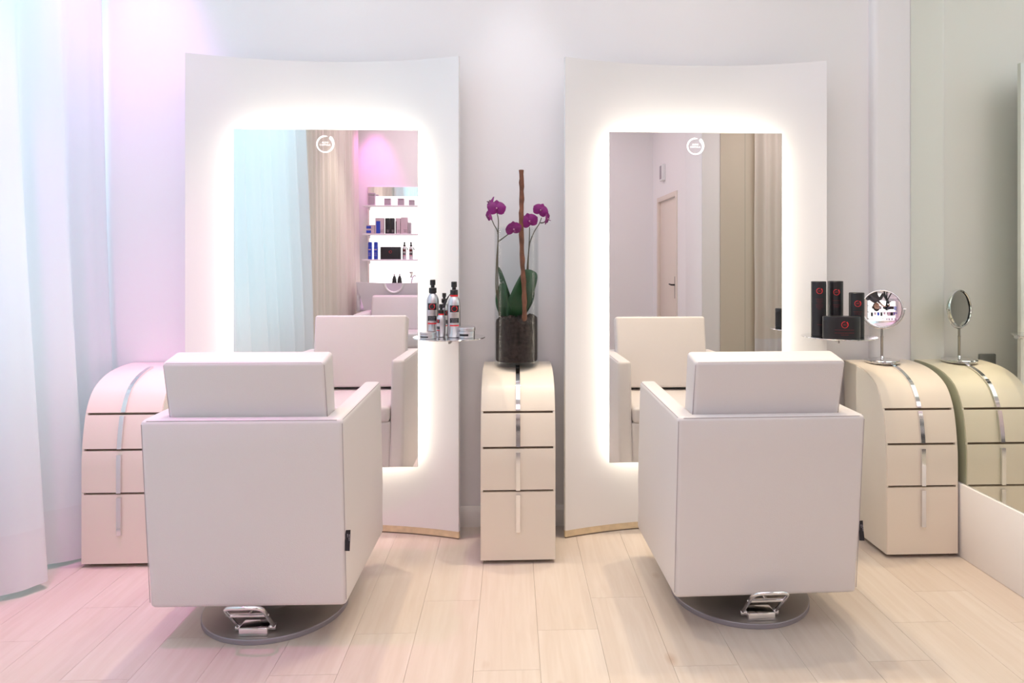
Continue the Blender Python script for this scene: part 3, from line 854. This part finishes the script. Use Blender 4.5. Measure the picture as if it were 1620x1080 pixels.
pr = [(0, -.0025)] + [(.0805 * k / 12, -.0025 + (.0805 * k / 12) ** 2 / (2 * RC)) for k in range(1, 13)]
lathe(b, pr, 64); rotx(b)
obj('mirror_glass', b, 'vmirror', fr, loc=(0, -.0010, 0), smooth=180)
b = BM(); lathe(b, [(0, -.0035), (.0805, -.0035)], 64); rotx(b); obj('back_glass', b, 'vmirror', fr, loc=(0, .0015, 0))

# ------------------------------------------------------------------ the rear of the room (seen in the mirrors)
SX0, SX1 = -1.830, -.30
t = thing('display_shelf_unit', 'brightly lit white product shelves on the rear wall, seen in the left lit mirror', 'shelf', (0, YR, 0))
b = BM(); box(b, SX0, SX1, .002, .020, .55, 2.175); obj('backboard', b, 'mirror', t)
b = BM(); box(b, SX0 + .022, SX1 - .022, .0205, .028, .57, 2.055); obj('lit_panel', b, 'lightpanel', t)
for z in (1.930, 1.575, 1.255, .90):
    b = BM(); box(b, SX0 - .03, SX1 + .03, .030, .20, z - .018, z, .002); sh = obj('shelf_board', b, 'white', t)
    for x in (SX0 + .03, -1.08, SX1 - .03):
        b = BM(); box(b, x - .012, x + .012, .029, .07, z - .055, z - .0185, .003); obj('shelf_bracket', b, 'chrome', sh)
YS = YR + .12
def tub(x0, x1, z, h, label, grp='grey tubs on the top lit shelf'):
    t = thing('product_tub', label, 'tub', ((x0 + x1) / 2, YS, z + .0005), 0, grp)
    b = BM(); box(b, -(x1 - x0) / 2, (x1 - x0) / 2, -.035, .035, 0, h * .8, .006); obj('tub_body', b, 'greybox', t)
    b = BM(); box(b, -(x1 - x0) / 2 - .001, (x1 - x0) / 2 + .001, -.036, .036, h * .805, h, .005); obj('tub_lid', b, 'greybox', t)
def ctn(x0, x1, z, h, m, label, grp, print_m=None, y=YS, stripe=None, d=.07):
    t = thing('product_box', label, 'box', ((x0 + x1) / 2, y, z + .0005), 0, grp)
    w = (x1 - x0) / 2 - .002
    b = BM(); box(b, -w, w, -d / 2, d / 2, 0, h, .002); obj('carton', b, m, t)
    if stripe:
        a0, a1, c0, c1, sm = stripe
        b = BM(); box(b, -w + 2 * w * a0, -w + 2 * w * a1, d / 2 + .0002, d / 2 + .002, h * c0, h * c1); obj('front_print', b, sm, t)
    if print_m:
        b = BM(); bars(b, w * .35, h * .22, [w, w * .8, w * .9], .012, .004, 9)
        for v in b.verts: v.co = Vector((v.co.x, d / 2 + .0008, v.co.z))
        obj('print_lines', b, print_m, t)
    return t
tub(-1.80, -1.715, 1.93, .155, 'tall grey tub at the curtain end of the top lit shelf')
tub(-1.60, -1.52, 1.93, .088, 'second grey tub from the curtain on the top lit shelf')
tub(-1.433, -1.354, 1.93, .088, 'third grey tub from the curtain on the top lit shelf')
tub(-1.294, -1.222, 1.93, .070, 'low grey tub, fourth from the curtain on the top lit shelf')
G2 = 'product boxes on the second lit shelf'
ctn(-1.822, -1.72, 1.575, .055, 'pinkbox', 'lower small blue and pink box at the curtain end of the second lit shelf', G2, stripe=(0, .6, .15, .75, 'blue'))
ctn(-1.822, -1.72, 1.6305, .055, 'pinkbox', 'upper small blue and pink box stacked at the curtain end of the second lit shelf', G2, stripe=(0, .6, .15, .75, 'blue'))
ctn(-1.712, -1.603, 1.575, .197, 'pinkbox', 'pink box printed with a blue bottle on the second lit shelf', G2, 'black', stripe=(.12, .60, .02, .80, 'blue'))
ctn(-1.590, -1.532, 1.575, .195, 'blackcard', 'black box next to the blue-bottle box on the second lit shelf', G2, 'pinkbox')
ctn(-1.530, -1.472, 1.575, .195, 'blackcard', 'black box next to the tall pink boxes on the second lit shelf', G2, 'pinkbox')
ctn(-1.460, -1.398, 1.575, .195, 'pinkbox', 'pink box with a dark edge stripe on the second lit shelf', G2, 'black', stripe=(0, .2, .02, .8, 'blackcard'))
ctn(-1.394, -1.307, 1.575, .205, 'pinkbox', 'widest pale pink box with dark lettering lines on the second lit shelf', G2, 'black')
ctn(-1.302, -1.265, 1.575, .140, 'greybox', 'short narrow grey box at the end of the pink boxes on the second lit shelf', G2, 'black')
G3 = 'products on the third lit shelf'
for x, lab in ((-1.781, 'blue spray can at the curtain end of the third lit shelf'), (-1.708, 'blue spray can beside the flat black box on the third lit shelf')):
    t = thing('spray_can', lab, 'spray can', (x, YS, 1.2555), 0, 'blue spray cans on the third lit shelf')
    b = BM(); cyl(b, .0255, 0, .165, 28, bev=.003); obj('can_body', b, 'blue', t)
    b = BM(); lathe(b, [(0, .166), (.0245, .166), (.0245, .205), (.020, .216), (0, .218)], 28); obj('can_cap', b, 'blue', t)
    b = BM(); vs = [b.verts.new(p) for p in ((-.016, 0, .115), (.016, 0, .115), (.016, 0, .128), (-.016, 0, .128))]; b.faces.new(vs); bars(b, 0, .075, [.03, .024, .03], .016, .006, 4); wrap(b, .0255)
    for v in b.verts: v.co.y *= -1
    obj('can_print', b, 'pinkbox', t)
bx = ctn(-1.648, -1.394, 1.255, .155, 'blackcard', 'wide flat black box with a small red ring on the third lit shelf', G3)
b = logo_bm(.017, words=False)
for v in b.verts: v.co = Vector((-v.co.x, .0358, v.co.z + .092))
obj('logo', b, 'red', bx)
for x, lab in ((-1.352, 'silver spray bottle beside the flat black box on the third lit shelf'), (-1.270, 'silver spray bottle farthest from the curtain on the third lit shelf')):
    spray('spray_bottle', lab, (x, YS, 1.2555), .0245, .165, PI, 'silver spray bottles on the third lit shelf')
for x, lab in ((-1.478, 'black cone-topped bottle on the lowest lit shelf, nearer the curtain'), (-1.412, 'black cone-topped bottle on the lowest lit shelf, farther from the curtain')):
    t = thing('black_bottle', lab, 'bottle', (x, YS, .9005), 0, 'black bottles on the lowest lit shelf')
    b = BM(); lathe(b, [(0, 0), (.028, 0), (.030, .004), (.030, .06), (.024, .11), (.013, .145), (0, .146)], 24); obj('bottle_body', b, 'black', t)
    b = BM(); lathe(b, [(0, .146), (.009, .146), (.008, .172), (0, .173)], 16); obj('nozzle', b, 'greybox', t)
# more stock further along the lit shelves, caught by the vanity mirror
for k in range(5):
    x = -1.18 + k * .165
    ctn(x, x + .09, 1.575, .13 + .07 * ((k * 5) % 3) / 2, ('pinkbox', 'blackcard', 'blue')[k % 3], 'carton farther along the second lit shelf, %s' % ('tiny in the vanity mirror'), 'cartons along the second lit shelf')
for k in range(4):
    x = -1.16 + k * .19
    ctn(x, x + .10, 1.255, .12 + .06 * ((k * 7) % 3) / 2, ('blackcard', 'greybox', 'blackcard')[k % 3], 'carton farther along the third lit shelf, tiny in the vanity mirror', 'cartons along the third lit shelf')

# backwash unit
t = thing('backwash_chair', 'white hair-washing chair with notched basin before the lit shelves, tinted pink', 'backwash chair', (-1.40, -2.2, 0))
b = BM()
w = .42
nt_ = [(.145 * math.cos(a), .215 * math.sin(a)) for a in [R(180 + 180 * k / 14) for k in range(15)]]
cx = .02
top = .985
outl = [(-w, top)] + [(cx + x * .75 - .0, top - .012 + z * .52) for x, z in nt_] + [(w + .1, top), (w + .03, .62), (-w + .10, .62)]
A = [b.verts.new((x, .13 - .12 * (top - z), z)) for x, z in outl]; B = [b.verts.new((x, .09 - .12 * (top - z), z)) for x, z in outl]
n = len(outl)
for k in range(n): b.faces.new((A[k], A[(k + 1) % n], B[(k + 1) % n], B[k]))
b.faces.new(A); b.faces.new(B[::-1])
bmesh.ops.triangulate(b, faces=[f for f in b.faces if len(f.verts) > 4])
box(b, -w + .02, w + .08, -.36, -.30, .64, .955, .01); box(b, -w, -w + .04, -.31, .10, .64, .965, .01); box(b, w + .06, w + .10, -.31, .10, .64, .965, .01); box(b, -w + .06, w + .06, -.32, .06, .62, .66, .01)
bs = obj('basin', b, 'basin', t, smooth=30)
b = BM(); tube(b, catmull([(cx + x * .75, .125 - .12 * (.012 - z * .52), top - .012 + z * .52) for x, z in nt_], 2), .016, 10); obj('neck_rest', b, 'white', bs)
b = BM(); tube(b, catmull([(.17, -.22, .955), (.19, -.20, 1.03), (.215, -.18, 1.055), (.235, -.17, 1.05)], 5), .008, 8); tube(b, [(.16, -.2, 1.09), (.19, -.19, 1.10), (.17, -.185, 1.03)], .014, 10); obj('shower_handset', b, 'chrome', bs)
b = BM(); box(b, -.20, .50, -.02, .06, .45, .84, .03, 3)
for v in b.verts: v.co.y += .32 - .25 * (v.co.z - .45) + .04
obj('backrest', b, 'leather', t)
b = BM(); box(b, -.20, .50, .32, .85, .30, .46, .03, 3); obj('seat', b, 'leather', t)
for x in (-.31, .51):
    b = BM(); box(b, x, x + .11, .02, .80, .10, .66, .03, 3); obj('armrest', b, 'leather', t)
b = BM(); box(b, -.3, .60, -.30, .70, 0, .10, .01); box(b, -.2, .5, -.30, .02, .10, .62, .01); obj('base', b, 'white', t)

# ------------------------------------------------------------------ the photographer with a tripod camera (seen in the vanity mirror)
t = thing('tripod_camera', 'black camera on a tripod facing the panels, seen upside down in the vanity mirror', 'camera', (0.0, -.24, 0))
b = BM(); box(b, -.072, .072, -.04, .03, 1.135, 1.235, .012, 3); box(b, -.03, .03, -.035, .02, 1.235, 1.268, .010, 2); cb = obj('camera_body', b, 'black', t)
b = BM(); lathe(b, [(0, 0), (.040, 0), (.040, .06), (.043, .062), (.043, .10), (.038, .10), (.036, .092), (0, .085)], 32)
bmesh.ops.rotate(b, verts=b.verts[:], cent=(0, 0, 0), matrix=Matrix.Rotation(R(-90), 3, 'X')); obj('lens', b, 'glassdark', cb, loc=(0, .031, 1.19))
b = BM(); cyl(b, .035, 1.10, 1.134, 20); cyl(b, .022, 1.02, 1.10, 16); cyl(b, .014, .72, 1.02, 12); obj('tripod_head', b, 'black', t)
for a in (90 + 60, 90 - 60, 270):
    b = BM(); tube(b, [(0, 0, 1.0), (.24 * math.cos(R(a)), .24 * math.sin(R(a)) , .5), (.42 * math.cos(R(a)), .42 * math.sin(R(a)), .012)], [.017, .014, .011], 10)
    obj('leg', b, 'black', t)

def skin_body(name, pts, edges, root, m, sub=2):
    me = bpy.data.meshes.new(name); me.from_pydata([p[0] for p in pts], edges, []); o = bpy.data.objects.new(name, me); C.objects.link(o)
    o.modifiers.new('skin', 'SKIN'); 
    for i, p in enumerate(pts):
        v = me.skin_vertices[0].data[i]; v.radius = p[1] if isinstance(p[1], tuple) else (p[1], p[1]); v.use_root = (i == root)
    md = o.modifiers.new('sub', 'SUBSURF'); md.levels = sub; md.render_levels = sub
    bpy.context.view_layer.update()
    e = bpy.data.meshes.new_from_object(o.evaluated_get(bpy.context.evaluated_depsgraph_get()))
    bpy.data.objects.remove(o)
    r = bpy.data.objects.new(name, e); C.objects.link(r); e.materials.clear(); e.materials.append(M[m]); finish(r, 180)
    return r
PXX, PYY = .30, -.50
pts = [((0, -.10, .54), (.15, .12)), ((0, -.04, .70), (.135, .10)), ((-.01, .03, .87), (.16, .11)), ((-.03, .08, .99), (.10, .08)), ((-.04, .11, 1.06), (.055, .055)),   # spine, neck
       ((.10, -.08, .50), .095), ((.15, .22, .48), .066), ((.14, -.04, .12), .044), ((.14, .10, .04), .038),                                                     # right leg, squatting
       ((-.10, -.08, .50), .095), ((-.15, .20, .44), .066), ((-.15, -.06, .12), .044), ((-.15, .08, .04), .038),                                                 # left leg
       ((.18, .05, .95), .062), ((.20, .14, .76), .045), ((-.03, .26, .98), .034), ((-.14, .28, 1.10), .027),                                                     # right arm to the camera
       ((-.20, .07, .94), .062), ((-.27, .10, .76), .045), ((-.33, .22, .96), .034), ((-.37, .26, 1.08), .027)]                                                  # left arm
edges = [(0, 1), (1, 2), (2, 3), (3, 4), (0, 5), (5, 6), (6, 7), (7, 8), (0, 9), (9, 10), (10, 11), (11, 12), (2, 13), (13, 14), (14, 15), (15, 16), (2, 17), (17, 18), (18, 19), (19, 20)]
body = skin_body('person', pts, edges, 0, 'shirt')
body.location = (PXX, PYY, 0)
tag(body, 'person in dark clothes bent beside the tripod camera, upside down in the vanity mirror', 'person')
# trousers and shoes by height, bare hands
for nm in ('jeans', 'shoe', 'skin'): body.data.materials.append(M[nm])
for p in body.data.polygons:
    z = p.center.z
    if z < .085: p.material_index = 2
    elif z < .60: p.material_index = 1
    elif z > 1.05 and p.center.x > -.12: p.material_index = 3
b = BM(); bmesh.ops.create_uvsphere(b, u_segments=28, v_segments=20, radius=.1)
for v in b.verts:
    x, y, z = v.co
    v.co.x *= .78 - (.18 * max(0, -z / .1)); v.co.z *= 1.18; v.co.y *= .95
    if y > 0:
        v.co.y += .022 * math.exp(-((x / .014) ** 2 + ((z + .01) / .028) ** 2))      # nose
        v.co.y -= .010 * (math.exp(-(((abs(x) - .034) / .016) ** 2 + ((z - .018) / .014) ** 2)))   # eye sockets
        v.co.y += .005 * math.exp(-((x / .025) ** 2 + ((z + .055) / .012) ** 2))     # lips
hd = obj('head', b, 'skin', body, loc=(-.055, .150, 1.155), rot=(R(-8), 0, R(8)), smooth=180)
b = BM()
for s in (-1, 1):
    tt = bmesh.new(); bmesh.ops.create_uvsphere(tt, u_segments=10, v_segments=8, radius=.011); merge(b, tt, mtx=Matrix.Translation((s * .034, .083, .018)))
obj('eyes', b, 'glassdark', hd)
b = BM()
tube(b, catmull([(-.024, .086, -.052), (0, .094, -.056), (.024, .086, -.052)], 4), .0035, 6); obj('mouth', b, 'red', hd)
b = BM()
for s in (-1, 1):
    tt = bmesh.new(); bmesh.ops.create_uvsphere(tt, u_segments=10, v_segments=8, radius=.026); merge(b, tt, mtx=Matrix.Translation((s * .078, .0, -.002)) @ Matrix.Diagonal((.35, .6, 1.1, 1)))
obj('ears', b, 'skin', hd)
b = BM(); bmesh.ops.create_uvsphere(b, u_segments=28, v_segments=18, radius=.11)
for v in b.verts:
    v.co.x *= .82; v.co.z *= 1.18; v.co.z += .008
    if v.co.y > .02: v.co.y = .02 + (v.co.y - .02) * (.9 if v.co.z > .07 else .0)
    if v.co.z < -.02: v.co.y -= .015
obj('hair', b, 'hair', body, loc=(-.055, .135, 1.165), rot=(R(-8), 0, R(8)), smooth=180)
def hand(base, d, up, side):
    d = Vector(d).normalized(); up = Vector(up); up = (up - d * up.dot(d)).normalized(); s = d.cross(up) * side; b0 = Vector(base)
    P = [(b0 - d * .02, .026), (b0 + d * .04, (.034, .018)), (b0 + d * .075, (.036, .017))]; E = [(0, 1), (1, 2)]
    for k, (o, L) in enumerate(((-.030, .062), (-.010, .072), (.010, .068), (.029, .054))):
        i = len(P)
        P += [(b0 + d * .088 + s * o, .0092), (b0 + d * (.088 + L * .45) + s * o - up * .010, .0086), (b0 + d * (.088 + L * .7) + s * o - up * (.012 + L * .45), .0078)]
        E += [(2, i), (i, i + 1), (i + 1, i + 2)]
    i = len(P); P += [(b0 + d * .035 - s * .045 - up * .006, .0105), (b0 + d * .062 - s * .058 - up * .018, .0095), (b0 + d * .085 - s * .052 - up * .030, .0085)]
    E += [(1, i), (i, i + 1), (i + 1, i + 2)]
    h = skin_body('hand', P, E, 0, 'skin'); h.parent = body
hand((-.145, .282, 1.105), (-.75, .05, .45), (0, .3, 1), 1)
hand((-.372, .264, 1.10), (.35, .1, .6), (-.8, 0, .4), -1)

# ------------------------------------------------------------------ lights
def area(name, loc, rot, sx, sy, col, e, spread=PI):
    l = bpy.data.lights.new(name, 'AREA'); l.shape = 'RECTANGLE'; l.size = sx; l.size_y = sy; l.color = col; l.energy = e; l.spread = spread
    o = bpy.data.objects.new(name, l); C.objects.link(o); o.location = loc; o.rotation_euler = rot; return o
def spot(name, loc, target, col, e, ang, blend=.3, rad=.04):
    l = bpy.data.lights.new(name, 'SPOT'); l.color = col; l.energy = e; l.spot_size = R(ang); l.spot_blend = blend; l.shadow_soft_size = rad
    o = bpy.data.objects.new(name, l); C.objects.link(o); o.location = loc
    o.rotation_euler = (Vector(target) - Vector(loc)).to_track_quat('-Z', 'Y').to_euler(); return o
area('window daylight', (W0 - .03, 1.45, 1.80), (0, R(-90), 0), 2.2, 2.8, (.38, .87, 1.0), 31)
area('blue curtain wash', (-1.50, 1.4, ZC - .03), (0, R(28), 0), .10, 3.0, (.42, .84, 1.0), 11, R(110))
area('ceiling fill', (.15, 1.25, ZC - .02), (0, 0, 0), 2.9, 2.2, (.93, .93, 1.0), 27)  # added broad soft fill for the whole room, not a fixture
area('rear ceiling fill', (-.3, -1.7, ZC - .02), (0, 0, 0), 2.6, 1.4, (1, .835, .95), 29)  # added fill for the chair backs and the rear of the room
for x, y, tx, e in ((-.95, 2.76, -.88, 100), (.55, 2.76, .78, 76), (1.05, 2.76, .95, 94), (-.25, 2.7, -.42, 34), (1.45, 2.6, 1.45, 64)):
    spot('halogen downlight', (x, y, ZC - .03), (tx, y - .85, 0), (1, .81, .57), e * .95, 60, .45, .03)
spot('wall niche fill', (.02, 2.72, ZC - .03), (.02, 3.12, 1.1), (.92, .93, 1), 24, 36, .8, .05)  # added spot that lifts the dim wall between the panels
spot('magenta corner light', (-1.60, 2.84, ZC - .05), (-1.66, 3.10, .4), (.92, .28, .95), 78, 44, .8, .05)
spot('magenta floor light', (-1.60, 1.9, ZC - .05), (-1.44, 2.42, 0), (1, .10, .62), 92, 55, .8, .05)
spot('magenta rear light', (-1.70, -2.54, ZC - .05), (-1.84, -2.76, .9), (1, .16, .85), 48, 62, .8, .05)
spot('magenta basin light', (-1.35, -1.75, ZC - .05), (-1.40, -2.15, .9), (1, .22, .82), 40, 50, .8, .05)
spot('rear curtain fill', (-1.2, -1.35, ZC - .05), (-1.95, -1.6, 1.1), (1, .90, .78), 48, 62, .8, .05)  # extra warm spot added to brighten the rear curtain

w = bpy.data.worlds.new('sky'); bpy.context.scene.world = w; w.use_nodes = True
w.node_tree.nodes['Background'].inputs[0].default_value = (.75, .88, 1, 1); w.node_tree.nodes['Background'].inputs[1].default_value = .6

# ------------------------------------------------------------------ camera
cam = bpy.data.cameras.new('camera'); co = bpy.data.objects.new('camera', cam); C.objects.link(co)
cam.sensor_width = 36; cam.sensor_fit = 'HORIZONTAL'; cam.lens = 24
cam.shift_x = -(853 - 810) / 1620; cam.shift_y = -(540 - 417) / 1620
cam.clip_start = .02
co.location = (0, 0, 1.2); co.rotation_euler = (R(90), 0, -math.atan(43 / 1080))
sc = bpy.context.scene; sc.camera = co
sc.view_settings.view_transform = 'Standard'; sc.view_settings.look = 'None'; sc.view_settings.gamma = 1; sc.view_settings.use_curve_mapping = False
sc.view_settings.exposure = 0.05
sc.cycles.max_bounces = 12; sc.cycles.diffuse_bounces = 5; sc.cycles.glossy_bounces = 8; sc.cycles.transmission_bounces = 8
sc.cycles.caustics_reflective = True; sc.cycles.caustics_refractive = False
sc.cycles.sample_clamp_indirect = 4
